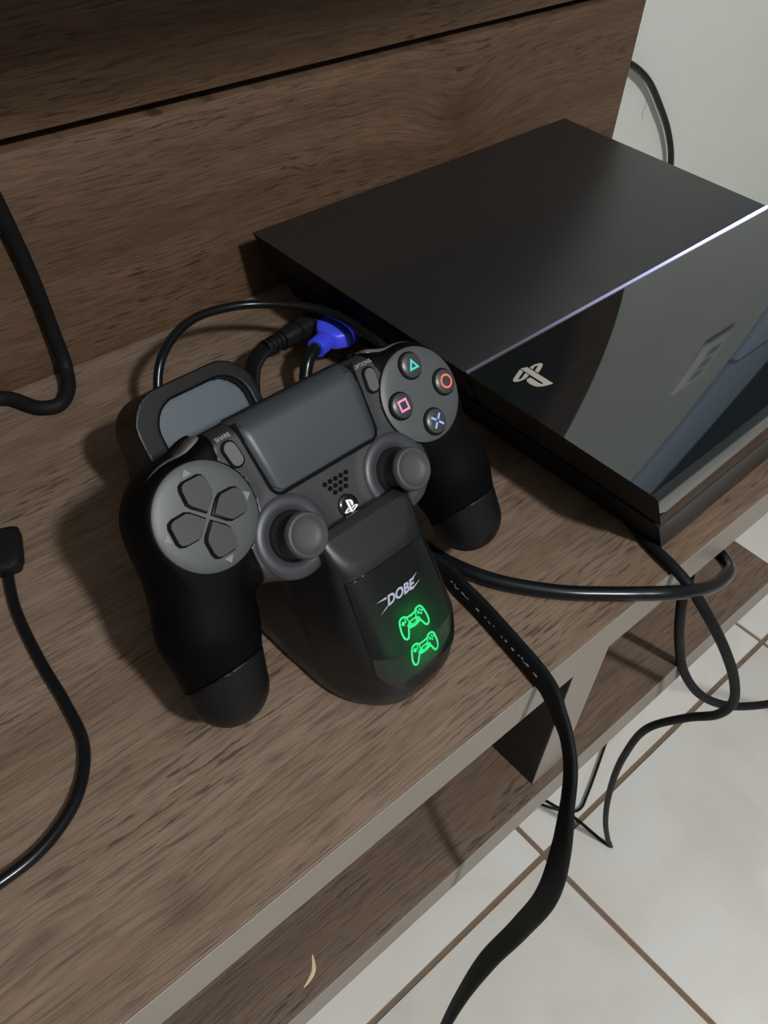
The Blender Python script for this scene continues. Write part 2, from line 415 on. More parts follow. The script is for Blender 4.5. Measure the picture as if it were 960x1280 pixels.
def smin(a, b, k): h = np.clip(0.5 + 0.5*(b - a)/k, 0, 1); return b + (a - b)*h - k*h*(1 - h)
def smax(a, b, k): return -smin(-a, -b, k)
def sd_box(x, y, z, c, hs, r):
    q = [np.abs(v - cc) - (hh - r) for v, cc, hh in zip((x, y, z), c, hs)]
    return np.sqrt(sum(np.maximum(v, 0)**2 for v in q)) + np.minimum(np.maximum(np.maximum(q[0], q[1]), q[2]), 0) - r
def sd_cyl(x, y, z, c, r, z0, z1, rd):
    d0 = np.hypot(x - c[0], y - c[1]) - r + rd; d1 = np.abs(z - (z0+z1)/2) - (z1-z0)/2 + rd
    return np.minimum(np.maximum(d0, d1), 0) + np.sqrt(np.maximum(d0, 0)**2 + np.maximum(d1, 0)**2) - rd
def sd_cone(x, y, z, a, b, ra, rb):
    a = np.array(a, float); b = np.array(b, float); d = b - a
    t = np.clip(((x-a[0])*d[0] + (y-a[1])*d[1] + (z-a[2])*d[2]) / (d @ d), 0, 1)
    return np.sqrt((x-a[0]-d[0]*t)**2 + (y-a[1]-d[1]*t)**2 + (z-a[2]-d[2]*t)**2) - (ra + (rb-ra)*t)
def sd_poly(px, py, poly):
    d = np.full(np.shape(px), 1e9); s = np.ones(np.shape(px)); n = len(poly)
    for i in range(n):
        ax_, ay_ = poly[i]; bx, by = poly[i-1]
        ex_, ey_ = bx-ax_, by-ay_; wx, wy = px-ax_, py-ay_
        t = np.clip((wx*ex_ + wy*ey_)/(ex_*ex_ + ey_*ey_), 0, 1)
        d = np.minimum(d, (wx-ex_*t)**2 + (wy-ey_*t)**2)
        c1 = py >= ay_; c2 = py < by; c3 = ex_*wy > ey_*wx
        s = np.where((c1 & c2 & c3) | (~c1 & ~c2 & ~c3), -s, s)
    return s*np.sqrt(d)
def sd_rrect(px, py, cx, cy, hx, hy, r):
    qx = np.abs(px - cx) - hx + r; qy = np.abs(py - cy) - hy + r
    return np.minimum(np.maximum(qx, qy), 0) + np.hypot(np.maximum(qx, 0), np.maximum(qy, 0)) - r

# ------------------------------------------------------------------ the room
ZF = -0.6358; ZC = 1.97; X0, X1, Y0, Y1 = -1.95, 2.25, -2.75, 0.03
def struct(o): o['kind'] = 'structure'; return o
struct(box('wall_back', (X0, Y1, ZF), (X1, Y1 + 0.1, ZC), M['wall']))
struct(box('wall_left', (X0 - 0.1, Y0, ZF), (X0, Y1, ZC), M['wall2']))
struct(box('wall_right', (X1, Y0, ZF), (X1 + 0.1, Y1, ZC), M['wall2']))
struct(box('wall_front', (X0, Y0 - 0.1, ZF), (X1, Y0, ZC), M['wall2']))
struct(box('ceiling', (X0, Y0, ZC), (X1, Y1, ZC + 0.1), M['ceiling']))
floor = struct(box('floor', (X0, Y0, ZF - 0.1), (X1, Y1, ZF - 0.0025), M['grout']))
wb = bpy.data.objects['wall_back']
def scuff(P, wd, nm):
    V, F = sweep(catmull(P, 5), lambda i, s: superel(wd*(0.3 + math.sin(PI*min(max(s, .05), .95))), 0.00015, 2, 8), (0, -1, 0))
    mesh(nm, V, F, M['scuff'], wb)
scuff([(0.4560, Y1, 0.0180), (0.4572, Y1, 0.0120), (0.4560, Y1, 0.0060), (0.4580, Y1, -0.0010)], 0.0005, 'scuff_mark')
TS = 0.45; XG, YG = 0.1821, -0.2550; GAP = 0.0030
tmesh = None
for i in range(-5, 6):
    for j in range(-6, 2):
        ax_, bx = XG + i*TS + GAP, XG + (i+1)*TS - GAP; ay_, by = YG + j*TS + GAP, YG + (j+1)*TS - GAP
        if ax_ > X1 or bx < X0 or ay_ > Y1 or by < Y0: continue
        full = ax_ > X0 and bx < X1 and ay_ > Y0 and by < Y1
        if full:
            if tmesh is None:
                h = TS/2 - GAP; t = box('tile', (-h, -h, -0.004), (h, h, 0.0), M['tile'], floor, 0.0012); tmesh = t.data
            else: t = bpy.data.objects.new('tile', tmesh); C.objects.link(t); t.parent = floor
            t.location = ((ax_+bx)/2, (ay_+by)/2, ZF + random.uniform(-0.0003, 0.0002))
        else:
            t = box('tile', (max(ax_, X0), max(ay_, Y0), ZF - 0.004), (min(bx, X1), min(by, Y1), ZF), M['tile'], floor)
# doorway in the back wall to the right (seen only mirrored in the glossy console lid)
door = struct(box('door_1', (1.03, Y1 - 0.012, ZF), (1.80, Y1, 1.47), M['doorleaf']))
box('door_frame', (0.83, Y1 - 0.022, ZF), (1.03, Y1, 0.515), M['jamb'], door, 0.004)
box('door_frame', (0.83, Y1 - 0.022, 0.521), (1.03, Y1, 1.55), M['jamb'], door, 0.004)
box('door_frame', (1.03, Y1 - 0.022, 1.47), (1.85, Y1, 1.55), M['jamb'], door, 0.004)

out = root('wall_outlet', 'white three-socket outlet on the wall, mirrored in the glossy black lid', 'outlet', loc=(0.700, Y1, 0.440))
box('cover_plate', (-0.033, -0.010, -0.052), (0.033, 0.0, 0.056), M['outlet'], out, 0.003)
for k in range(3): box('socket', (-0.013, -0.0112, -0.030 + k*0.026), (0.013, -0.0095, -0.014 + k*0.026), M['print'], out, 0.0005)

# ------------------------------------------------------------------ tv rack
rack = root('tv_rack', 'dark brown rustic wood-grain TV rack with pale edge bands, holding the console', 'tv stand')
XL, XR, YF, YF2, TH = -0.95, 0.3706, -0.3044, -0.3101, 0.0243
ZL = -0.1273; TL = 0.0243; EB = 0.0008
def board(nm, lo, hi, mat, band=True, par=rack):
    lo = list(lo); y = lo[1]
    if band: lo[1] = y + EB
    o = box(nm, lo, hi, mat, par, 0.0004, 1)
    if band: box('edge_band', (lo[0], y, lo[2]), (hi[0], y + EB - 0.00002, hi[2]), M['band'], o, 0.0003, 1)
    return o
board('shelf_board', (XL, YF, -TH), (XR, -0.0002, 0.0), M['shelf'])
ls = board('lower_shelf', (XL, YF2, ZL - TL), (0.211, -0.005, ZL), M['lower'])
board('upper_shelf', (XL, -0.275, 0.3715), (0.205, -0.0002, 0.396), M['lower'])
box('upper_shade_block', (XL, -0.272, 0.3962), (0.205, -0.0002, 0.62), M['panel'], rack)  # unseen box added to block the lamp and shade the upper back board
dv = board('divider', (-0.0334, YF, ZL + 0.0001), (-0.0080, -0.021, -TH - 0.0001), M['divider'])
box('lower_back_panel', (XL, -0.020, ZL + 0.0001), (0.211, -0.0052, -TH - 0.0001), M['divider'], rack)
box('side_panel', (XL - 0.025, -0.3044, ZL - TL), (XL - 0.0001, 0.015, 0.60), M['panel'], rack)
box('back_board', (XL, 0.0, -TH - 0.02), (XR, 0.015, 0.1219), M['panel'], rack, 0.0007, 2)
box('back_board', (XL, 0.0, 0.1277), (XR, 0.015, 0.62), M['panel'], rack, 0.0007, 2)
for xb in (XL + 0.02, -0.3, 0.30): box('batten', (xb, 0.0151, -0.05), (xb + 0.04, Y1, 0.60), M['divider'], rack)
# chip in the laminate of the lower shelf
V, F = sweep(catmull([(-0.186, -0.3030, ZL), (-0.1785, -0.3005, ZL), (-0.1745, -0.2945, ZL)], 6),
             lambda i, s: superel(0.0009*math.sin(PI*min(max(s, .06), .94)), 0.0001, 2, 8)); mesh('chip', V, F, M['chip'], ls)

# ------------------------------------------------------------------ console
PSI = 0.02226; YC = -0.0195; CH = 0.055; SL = 0.0315; LEN = 0.2803; WID = 0.275; DL = 0.1653
con = root('game_console', 'flat slanted black console, half matte half glossy, with a blue-white light bar', 'game console',
           M4=Matrix.Translation((0, YC, 0)) @ Matrix.Rotation(PSI, 4, 'Z'))
def slab(nm, y0, y1, z0, z1, mat, par=con, round_near=0.0, inset=0.0, rb=0.0006, x0=0.0, x1=LEN):
    """slice of the sheared body: profile in (y, z), extruded along x with the lean of the front face"""
    prof = []
    def corner(cy, cz, sy, sz, r):
        if r <= 0: return [(cy, cz)]
        k = 6; a0 = math.atan2(-sz, -sy)
        pts = []
        for i in range(k + 1):
            t = i/k*PI/2
            pts.append((t,))
        return pts
    rn = max(round_near, rb)
    def arc(cy, cz, r, a0, a1, k=7): return [(cy + r*math.cos(a0 + (a1-a0)*i/(k-1)), cz + r*math.sin(a0 + (a1-a0)*i/(k-1))) for i in range(k)]
    # y1 is the near side (more negative)
    prof += arc(y1 + rn, z1 - rn, rn, PI, PI/2)
    prof += arc(y0 - rb, z1 - rb, rb, PI/2, 0, 3)
    prof += arc(y0 - rb, z0 + rb, rb, 0, -PI/2, 3)
    prof += arc(y1 + rb, z0 + rb, rb, -PI/2, -PI, 3)
    n = len(prof); V = []
    for xs in (x0 + inset, x1 - inset):
        for yy, zz in prof: V.append((xs + SL*(CH - zz)/CH, yy, zz))
    F = [tuple(range(n))[::-1], tuple(range(n, 2*n))] + [(i, (i+1) % n, n + (i+1) % n, n+i) for i in range(n)]
    return autosmooth(mesh(nm, V, F, mat, par), 0.5)
M['core'].node_tree.nodes['Principled BSDF'].inputs['Specular IOR Level'].default_value = 0.15
def shaded_front(o):  # fronts are the shells' own plastic, blackened here to imitate their shade
    o.data.materials.append(M['core'])
    for p in o.data.polygons:
        if p.normal.x < -0.7: p.material_index = 1
    return o
shaded_front(slab('upper_shell', 0, -DL + 0.0010, 0.0300, CH, M['matte']))
cover = shaded_front(slab('glossy_cover', -DL - 0.0010, -WID, 0.0300, CH, M['gloss'], round_near=0.0035))
slab('light_bar', -DL + 0.0002, -DL - 0.0008, 0.052, CH + 0.0007, M['bar'], rb=0.0002, inset=0.0006)
slab('middle_core', -0.006, -WID + 0.0055, 0.020, 0.036, M['core'], inset=0.005)
shaded_front(slab('lower_shell', 0, -WID + 0.0010, 0.0030, 0.0262, M['matte'], rb=0.0008))
for yy in (-0.09, -0.126, -0.142):
    xx = SL*(CH - 0.028)/CH + 0.0035
    box('port', (xx, yy - 0.0065, 0.0268), (xx + 0.003, yy + 0.0065, 0.0294), M['hole'], con)
for xx in (0.06, 0.25):
    for yy in (-0.03, -0.24): lathe('foot', [(0, 0.0), (0.006, 0.0), (0.007, 0.0032), (0, 0.0032)], M['core'], con, (xx, yy, 0.0), 20)

def ps_mark():
    """two-letter upright/lying emblem, unit 24, y up; list of (outline, hole or None)"""
    P = [(8.984, 21.4), (8.984, 3.86), (12.9, 2.6), (12.9, 17.31), (13.15, 18.1), (13.69, 18.3), (14.2, 17.9), (14.45, 16.8), (14.45, 10.92),
         (16.1, 10.5), (17.6, 10.9), (18.5, 12.1), (18.81, 14.07), (18.4, 16.6), (17.2, 18.3), (14.37, 19.9), (11.6, 20.75)]
    Rr = [(13.64, 5.16), (19.94, 7.44), (20.5, 7.85), (20.18, 8.25), (19.0, 8.4), (17.83, 8.13), (13.62, 6.63), (13.62, 9.02), (13.86, 9.1),
          (16.77, 9.72), (19.6, 9.7), (22.2, 9.06), (23.6, 8.2), (23.78, 6.99), (22.16, 5.95), (13.62, 2.85)]
    Ll = [(1.81, 5.4), (0.4, 6.3), (0.35, 7.3), (2.62, 8.77), (8.23, 10.79), (8.23, 8.47), (4.2, 7.0), (3.7, 6.6), (3.97, 6.17), (5.2, 6.05), (6.3, 6.3),
          (8.25, 7.0), (8.25, 4.93), (7.86, 4.85), (4.7, 4.75)]
    return [P, Rr, Ll]
def mark(nm, polys, fn, mat, par, thick=0.0):
    V = []; F = []
    for p in polys:
        o = len(V); V += [fn(*q) for q in p]; F.append(tuple(range(o, len(V))))
    me = bpy.data.meshes.new(nm); me.from_pydata([tuple(map(float, v)) for v in V], [], F)
    bm = bmesh.new(); bm.from_mesh(me); bmesh.ops.triangulate(bm, faces=bm.faces); bm.to_mesh(me); bm.free()
    me.materials.append(mat); ob = bpy.data.objects.new(nm, me); C.objects.link(ob); ob.parent = par; return ob
k = 0.0222/24
mark('emblem', ps_mark(), lambda a, b: (0.0240 - (a - 12)*k, -0.1885 - (b - 12)*k, CH + 0.00012), M['chrome'], con)

# ------------------------------------------------------------------ controller frame and dock frame
YAW = math.radians(2.4); EX = Vector((math.cos(YAW), math.sin(YAW), 0)); EY = Vector((-math.sin(YAW), math.cos(YAW), 0)); EZ = Vector((0, 0, 1))
TAU = math.radians(48.5); U = EY*math.cos(TAU) + EZ*math.sin(TAU); NN = EX.cross(U)
CC = Vector((-0.1099, -0.2184, 0.0922))
def frame(x, y, z, o): m = Matrix((x, y, z)).transposed().to_4x4(); m.translation = o; return m
MM = 0.001
ctrl = root('game_controller', 'black game controller with touchpad and two sticks, leaning in the charging dock', 'game controller',
            M4=frame(EX, U, NN, CC) @ Matrix.Scale(MM, 4))
# (children are modelled in millimetres: x right, y up the face, z out of the face)
def body(x, y, z):
    ax = np.abs(x)
    d = sd_box(x, y, z, (0, -3.5, -13.2), (46, 27.5, 12.6), 8)
    d = smin(d, sd_cyl(ax, y, z, (50.55, 0.5), 20.4, -27, -0.6, 6), 5)
    d = smin(d, sd_cone(ax, y, z, (52.3, 1, -15.5), (61.3, -36, -19.5), 19.4, 17.3), 7)
    d = smin(d, sd_cone(ax, y, z, (61.3, -36, -19.5), (64.0, -59.8, -23.5), 17.3, 14.8), 5)
    d = smin(d, sd_cyl(ax, y, z, (25.5, -21), 15.6, -22, -0.5, 4), 5)
    d = smax(d, z + 0.6, 1.6)
    d = smax(d, -sd_cyl(ax, y, z, (25.5, -21), 11.3, -9, 12, 1), 1.2)
    return d
tipcut = lambda x, y, z: y + 51.5 - 0.22*(z + 12)         # where the back shell wraps round each grip
def middle(x, y, z):                                       # the face between the two discs, kept in the unshaded shell tone
    ax = np.abs(x)
    return smax(np.maximum(19.2 - np.hypot(ax - 50.55, y), ax - 41.5 + 0.25*np.maximum(y, 0)), -(z + 9), 1)
LO, HI = (-86, -80, -44), (86, 32, 6)
snets('grip_shell_shaded', lambda x, y, z: np.maximum(np.maximum(body(x, y, z), -tipcut(x, y, z)), -(middle(x, y, z) - 0.2)), LO, HI, 0.8, M['grip'], ctrl, 0.9)  # same plastic as the front plate, split off to carry the shade tone
snets('front_plate', lambda x, y, z: np.maximum(body(x, y, z), middle(x, y, z)), (-46, -40, -12), (46, 30, 4), 0.55, M['shell'], ctrl, 0.9)
for s in (-1, 1):
    a, b = ((-86, -44), (40, 86))[s > 0]
    snets('grip_end', lambda x, y, z: np.maximum(body(x, y, z) - 0.2, tipcut(x, y, z) + 0.25), (a, -80, -44), (b, -42, -2), 1.0, M['grip_end'], ctrl)
    lob = lambda x, y, z: smin(sd_cyl(x, y, z, (s*50.55, 0.5), 20.4, -27, -0.6, 6), sd_box(x, y, z, (0, -3.5, -13.2), (46, 27.5, 12.6), 8), 5)
    snets('shoulder_button', lambda x, y, z: smax(lob(x, y, z) - 0.9, sd_box(x, y, z, (s*53.5, 24, -9.0), (15.8, 8.5, 4.2), 2.5), 0.8), (s*52-24, 10, -18), (s*52+24, 32, -2), 0.8, M['shoulder'], ctrl)
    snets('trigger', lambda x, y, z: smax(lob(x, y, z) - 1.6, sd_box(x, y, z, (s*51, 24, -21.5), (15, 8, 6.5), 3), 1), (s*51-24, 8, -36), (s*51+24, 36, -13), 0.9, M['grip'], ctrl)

# touchpad: flat face that rolls over the top edge
tp = []
prof = [(-5.4, -0.9), (-5.1, -0.45), (-4.4, -0.3), (15.4, -0.3)] + [(15.4 + 9.0*math.sin(a), -9.3 + 9.0*math.cos(a)) for a in (0.25, 0.5, 0.75, 1.0, 1.25, 1.5)] + [(24.6, -12.0)]
def tpw(y): return 24.4 + (y + 5.4)*0.075
V = []; F = []; nx = 14
for y, z in prof:
    w_ = tpw(min(y, 22))
    for i in range(nx + 1):
        q = -1 + 2*i/nx; xx = q*w_
        # rounded lower corners
        yy = y
        if y < -4 and abs(xx) > w_ - 3: yy = y + (3 - math.sqrt(max(0, 9 - (abs(xx) - w_ + 3)**2)))
        zz = z - (0.12 if i in (0, nx) else 0.0)
        V.append((xx, yy, zz))
for j in range(len(prof) - 1):
    for i in range(nx): a = j*(nx+1) + i; F.append((a, a+1, a+nx+2, a+nx+1))
tpad = autosmooth(mesh('touchpad', V, F, M['tpad'], ctrl), 0.9)
sol = tpad.modifiers.new('thickness', 'SOLIDIFY'); sol.thickness = 0.8; sol.offset = -1
# dark joint round the touchpad
gl = [(-tpw(20) - 0.5, 23), (-tpw(-5) - 0.45, -3.0), (-tpw(-5) + 0.9, -5.2), (-tpw(-5) + 3, -6.0), (tpw(-5) - 3, -6.0), (tpw(-5) - 0.9, -5.2), (tpw(-5) + 0.45, -3.0), (tpw(20) + 0.5, 23)]
V, F = ribbon2d(gl, 1.3)
strips('touchpad_joint', [(V, F)], -0.50, M['hole'], ctrl)
lb = [(-tpw(20), 24.2, -9.5), (tpw(20), 24.2, -9.5), (tpw(20) - 5, 23.8, -19), (-tpw(20) + 5, 23.8, -19)]
V = lb + [(x, y + 0.9, z) for x, y, z in lb]
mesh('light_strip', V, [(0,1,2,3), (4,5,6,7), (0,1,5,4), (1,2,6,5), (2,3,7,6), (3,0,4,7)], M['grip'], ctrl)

# speaker holes (triangle of 5, 4, 3)
for r_, (nh, y0) in enumerate(((5, -11.2), (4, -13.4), (3, -15.6))):
    for i in range(nh):
        lathe('speaker_hole', [(0, -0.50), (0.78, -0.50), (0.86, -0.42), (0.9, -0.62)], M['hole'], ctrl, ((i - (nh-1)/2)*2.55, y0, 0.0), 14)
# home button with its emblem
hb = lathe('home_button', [(0, 0.15), (3.0, 0.02), (4.0, -0.25), (4.35, -0.55), (4.4, -1.6)], M['home'], ctrl, (0, -22.2, 0), 32)
k = 6.6/24
mark('emblem', ps_mark(), lambda a, b: ((a - 12)*k, -22.4 + (b - 12)*k, 0.22), M['white_print'], hb)

# share / options pills and their tiny captions
for s, word in ((-1, 'SHARE'), (1, 'OPTIONS')):
    a = -0.14*s; ca, sa = math.cos(a), math.sin(a)
    pts = []
    for i in range(28):
        t = 2*PI*i/28; px = 2.35*math.cos(t); py = 2.35*math.sin(t) + (2.0 if math.sin(t) >= 0 else -2.0)
        pts.append((s*32.0 + px*ca - py*sa, 14.0 + px*sa + py*ca))
    prism('%s_button' % word.lower(), pts, -2.0, 0.35, M['pill'], ctrl, 0.5)
    cy = sum(p[1] for p in pts)/28; cx_ = sum(p[0] for p in pts)/28
    strips('%s_joint' % word.lower(), [ribbon2d([((x - cx_)*1.18 + cx_, (y - cy)*1.12 + cy) for x, y in pts], 0.7, True)], -0.50, M['hole'], ctrl)
    V, F = text_vf(word, 2.05)
    mesh('%s_caption' % word.lower(), [(v[0] + s*(32.0 if s < 0 else 32.3), v[1] + 20.4, -0.42 - (8 - math.sqrt(64 - (v[1] + 4.4)**2))) for v in V], F, M['print'], ctrl)

def round_disc(x): return lathe('button_disc', [(0, 0.75), (6, 0.72), (12, 0.55), (16, 0.25), (18.0, -0.1), (18.7, -0.45), (18.9, -1.6)], M['disc'], ctrl, (x, 0, 0), 64)
dl = round_disc(-50.55); dr = round_disc(50.55)
# direction pad: four separate five-sided keys round the centre, printed arrowheads outside
def rot(p, a): return (p[0]*math.cos(a) - p[1]*math.sin(a), p[0]*math.sin(a) + p[1]*math.cos(a))
key = [(0, 1.9), (3.7, 5.5), (4.6, 7.0), (4.5, 11.4), (3.9, 12.9), (2.7, 13.5), (-2.7, 13.5), (-3.9, 12.9), (-4.5, 11.4), (-4.6, 7.0), (-3.7, 5.5)]
for i in range(4):
    a = i*PI/2
    kp = [rot(p, a) for p in key]
    o = prism('direction_button', [(x - 50.55, y) for x, y in kp], -1.0, 2.55, M['button'], ctrl, 0.75, 3)
    cx_ = sum(p[0] for p in kp)/len(kp); cy = sum(p[1] for p in kp)/len(kp)
    V, F = ribbon2d([((x-cx_)*1.09 + cx_ - 50.55, (y-cy)*1.07 + cy) for x, y in kp], 0.75, True)
    strips('key_joint', [(V, F)], 0.84, M['hole'], dl)
    tri = [rot(p, a) for p in ((-1.8, 15.0), (1.8, 15.0), (0, 17.4))]
    mesh('arrowhead', [(x - 50.55, y, 0.66) for x, y in tri], [(0, 1, 2)], M['arrow'], dl)
# action buttons
def face_button(ox, oy, sym, mat):
    b = lathe('action_button', [(0, 2.75), (2.5, 2.65), (4.0, 2.4), (4.7, 2.0), (4.95, 1.3), (4.95, -0.5)], M['button'], ctrl, (50.55 + ox, oy, 0), 36)
    lathe('button_joint', [(4.95, 0.85), (5.55, 0.85)], M['hole'], dr, (50.55 + ox, oy, 0), 36)
    cx_, cy, z = 50.55 + ox, oy, 2.78; wd = 0.85
    if sym == 't': it = [ribbon2d([(cx_ + 2.95*math.sin(t), cy - 0.35 + 2.95*math.cos(t)) for t in (0, 2*PI/3, 4*PI/3)], 0.0, True)]; tri = [(cx_ + 2.95*math.sin(t), cy - 0.35 + 2.95*math.cos(t)) for t in (0, 2*PI/3, 4*PI/3)]; ring = (tri, cx_, cy - 0.35)
    elif sym == 's': ring = ([(cx_-2.3, cy-2.3), (cx_+2.3, cy-2.3), (cx_+2.3, cy+2.3), (cx_-2.3, cy+2.3)], cx_, cy)
    elif sym == 'c': ring = ([(cx_ + 2.9*math.cos(2*PI*i/32), cy + 2.9*math.sin(2*PI*i/32)) for i in range(32)], cx_, cy)
    if sym == 'x':
        strips('symbol', [ribbon2d([(cx_-2.3, cy-2.3), (cx_+2.3, cy+2.3)], wd), ribbon2d([(cx_-2.3, cy+2.3), (cx_+2.3, cy-2.3)], wd)], z - 0.06, mat, b)
    else:
        P, mx, my = ring; n = len(P); f = {'t': 0.46, 's': 0.64, 'c': 0.72}[sym]
        V = [(x, y, z - 0.06) for x, y in P] + [(mx + (x-mx)*f, my + (y-my)*f, z - 0.02) for x, y in P]
        mesh('symbol', V, [(i, (i+1) % n, n+(i+1) % n, n+i) for i in range(n)], mat, b)
face_button(0, 11.8, 't', M['teal']); face_button(11.8, 0, 'c', M['red']); face_button(-11.8, 0, 's', M['pink']); face_button(0, -11.8, 'x', M['blue_print'])
# analog sticks: dished cap on a neck over a ball, standing in a raised ring
for s in (-1, 1):
    lathe('stick_ring', [(8.9, -1.8), (9.3, -0.6), (10.2, 0.05), (11.8, 0.4), (13.4, 0.3), (14.8, -0.3), (15.4, -1.2), (15.5, -4)], M['well'], ctrl, (s*25.5, -21, 0), 48)
    st = lathe('analog_stick', [(0, 8.5), (3.5, 8.6), (5.4, 9.0), (6.1, 9.7), (6.9, 10.3), (7.6, 10.1), (8.2, 9.3), (8.4, 8.2), (8.0, 7.2), (6.4, 6.6), (5.2, 5.8)], M['rubber'], ctrl, (s*25.5, -21, 0.4), 48)
    lathe('stick_neck', [(5.3, 6.2), (4.9, 4.4), (5.6, 3.0), (7.2, 1.4), (8.8, -1.0), (9.0, -4.5)], M['rubber_dark'], st, (s*25.5, -21, 0.4), 40)

# ------------------------------------------------------------------ charging dock (frame: x across, y to the back, z up; origin on the shelf)
OD = Vector((CC.x, CC.y, 0))
dock = root('charging_dock', 'black charging dock on the shelf under the controller, green lit front panel', 'charging dock', M4=frame(EX, EY, EZ, OD) @ Matrix.Scale(MM, 4))
ct, st_ = math.cos(TAU), math.sin(TAU)
def pl(y, z, oy, oz):  # in-plane coordinate v (up the tilted face) and n (out of it)
    return (y - oy)*ct + (z - oz)*st_, -(y - oy)*st_ + (z - oz)*ct
NPOLY = [(-6, 59), (-14, 71.5), (-18.8, 75.2), (-22.5, 73.8), (-36.2, 62.6), (-56.8, 36.0), (-61.5, 25.0), (-62.5, 15), (-60.5, 6), (-57.0, 0), (14, 0), (14, 40)]
FZ = np.array([0, 6, 15, 25, 36, 62.6, 70.5, 80]); FY = np.array([-57.0, -60.5, -62.5, -61.5, -56.8, -36.2, -32.0, -30.0])
AZ = np.array([0, 4, 10, 33.5, 62.6, 80]); AX = np.array([26.5, 28.3, 29.0, 26.5, 22.5, 21.5])
def nose_core(x, y, z):
    dp = sd_poly(y, z, NPOLY)
    x = x - 1.5; yf = np.interp(z, FZ, FY); a = np.interp(z, AZ, AX); b = np.interp(z, [0, 33.5, 62.6, 80], [34, 28, 15, 12.0])
    p = np.interp(z, [0, 20, 40, 70], [2.15, 2.3, 2.7, 3.2])
    q = (np.abs(x)/a)**p + (np.maximum(yf + b - y, 0)/b)**p
    plan = (np.maximum(q, 1e-6)**(1/p) - 1)*a*0.8
    return smax(dp, plan, 2.5)
def dock_body(x, y, z):
    d = nose_core(x, y, z)
    d = smin(d, sd_box(x, y, z, (0, 42, 8), (25.0, 60, 9), 6), 5)
    v, n = pl(y, z, 0, 92.2)            # saddle behind the controller
    d = smin(d, np.maximum(sd_rrect(x, v, 0, -40, 22, 52, 10), np.abs(n + 42) - 10) - 1, 5)
    v, n = pl(y, z, 80.0, 66.5)         # rear bay
    t = np.maximum(sd_rrect(x, v, -1.0, -34.0, 28.5, 44.0, 15), np.abs(n + 13) - 12) - 1.2
    t = smin(t, sd_box(x, y, z, (-1, 85, 22), (27, 21, 26), 9), 6)
    d = smin(d, t, 3)
    t = (y + 36.2)*-0.604 + (z - 63.2)*-0.797; dn = (y + 36.2)*-0.797 + (z - 63.2)*0.604     # lamp pocket behind the panel
    d = np.maximum(d, -np.maximum(sd_rrect(x, t, 0, 27, 15, 17, 5), np.abs(dn + 4.5) - 6.5))
    d = smax(d, -np.maximum(sd_rrect(x, v, 1.5, -34, 22.5, 38.5, 13) , np.abs(n - 12) - 17.5), 1.0)
    return np.maximum(d, -z)
snets('dock_shell', lambda x, y, z: np.maximum(dock_body(x, y, z), y - 22), (-36, -76, -1), (36, 26, 90), 1.0, M['dock'], dock, 1.0)
snets('rear_bay', lambda x, y, z: np.maximum(dock_body(x, y, z), 22.1 - y), (-36, 18, -1), (36, 112, 90), 0.8, M['dock_black'], dock)
def pad(x, y, z):
    v, n = pl(y, z, 80.0, 66.5)
    return np.maximum(np.maximum(sd_rrect(x, v, 1.5, -34, 22.4, 38.4, 13), np.abs(n + 6.2) - 1.0), -z)
snets('rear_pad', pad, (-30, 10, -1), (32, 100, 84), 0.8, M['dock_pad'], dock, 0.6)
def panel_region(x, y, z):
    t = (y + 36.2)*-0.604 + (z - 63.2)*-0.797          # distance down the sloped face
    hw = 19.4 + np.clip(t, 0, 60)*0.05
    d = np.abs(x - 0.9) - hw
    d = np.maximum(d, -t - 0.5)
    low = 52.5 - 13.0*np.clip((np.abs(x) - 2)/18, 0, 1.2)**2.6
    return smax(d, t - low, 3)
panel = snets('display_panel', lambda x, y, z: np.maximum(np.maximum(nose_core(x, y, z) - 0.7, -(nose_core(x, y, z) + 1.5)), panel_region(x, y, z)),
              (-26, -76, 2), (26, -30, 72), 0.7, M['dock_panel'], dock, 0.8)
me = panel.data; bvh = BVHTree.FromPolygons([v.co for v in me.vertices], [p.vertices for p in me.polygons])
PN = Vector((0, -0.797, 0.604)); PD = Vector((0, -0.604, -0.797)); PO = Vector((0, -36.2, 63.2))
def on_panel(a, b, lift=0.12):
    """a across, b down the slope (mm) -> point on the panel's surface"""
    p = PO + Vector((a, 0, 0)) + PD*b
    h = bvh.ray_cast(p + PN*30, -PN); q = h[0] if h[0] else p
    return q + PN*lift
def place(nm, items, cx_, cy_, sc, mat, lift=0.12):
    V = []; F = []
    for v, f in items:
        o = len(V); V += [on_panel(cx_ + q[0]*sc, cy_ - q[1]*sc, lift) for q in v]; F += [tuple(i + o for i in ff) for ff in f]
    return mesh(nm, V, F, mat, panel)
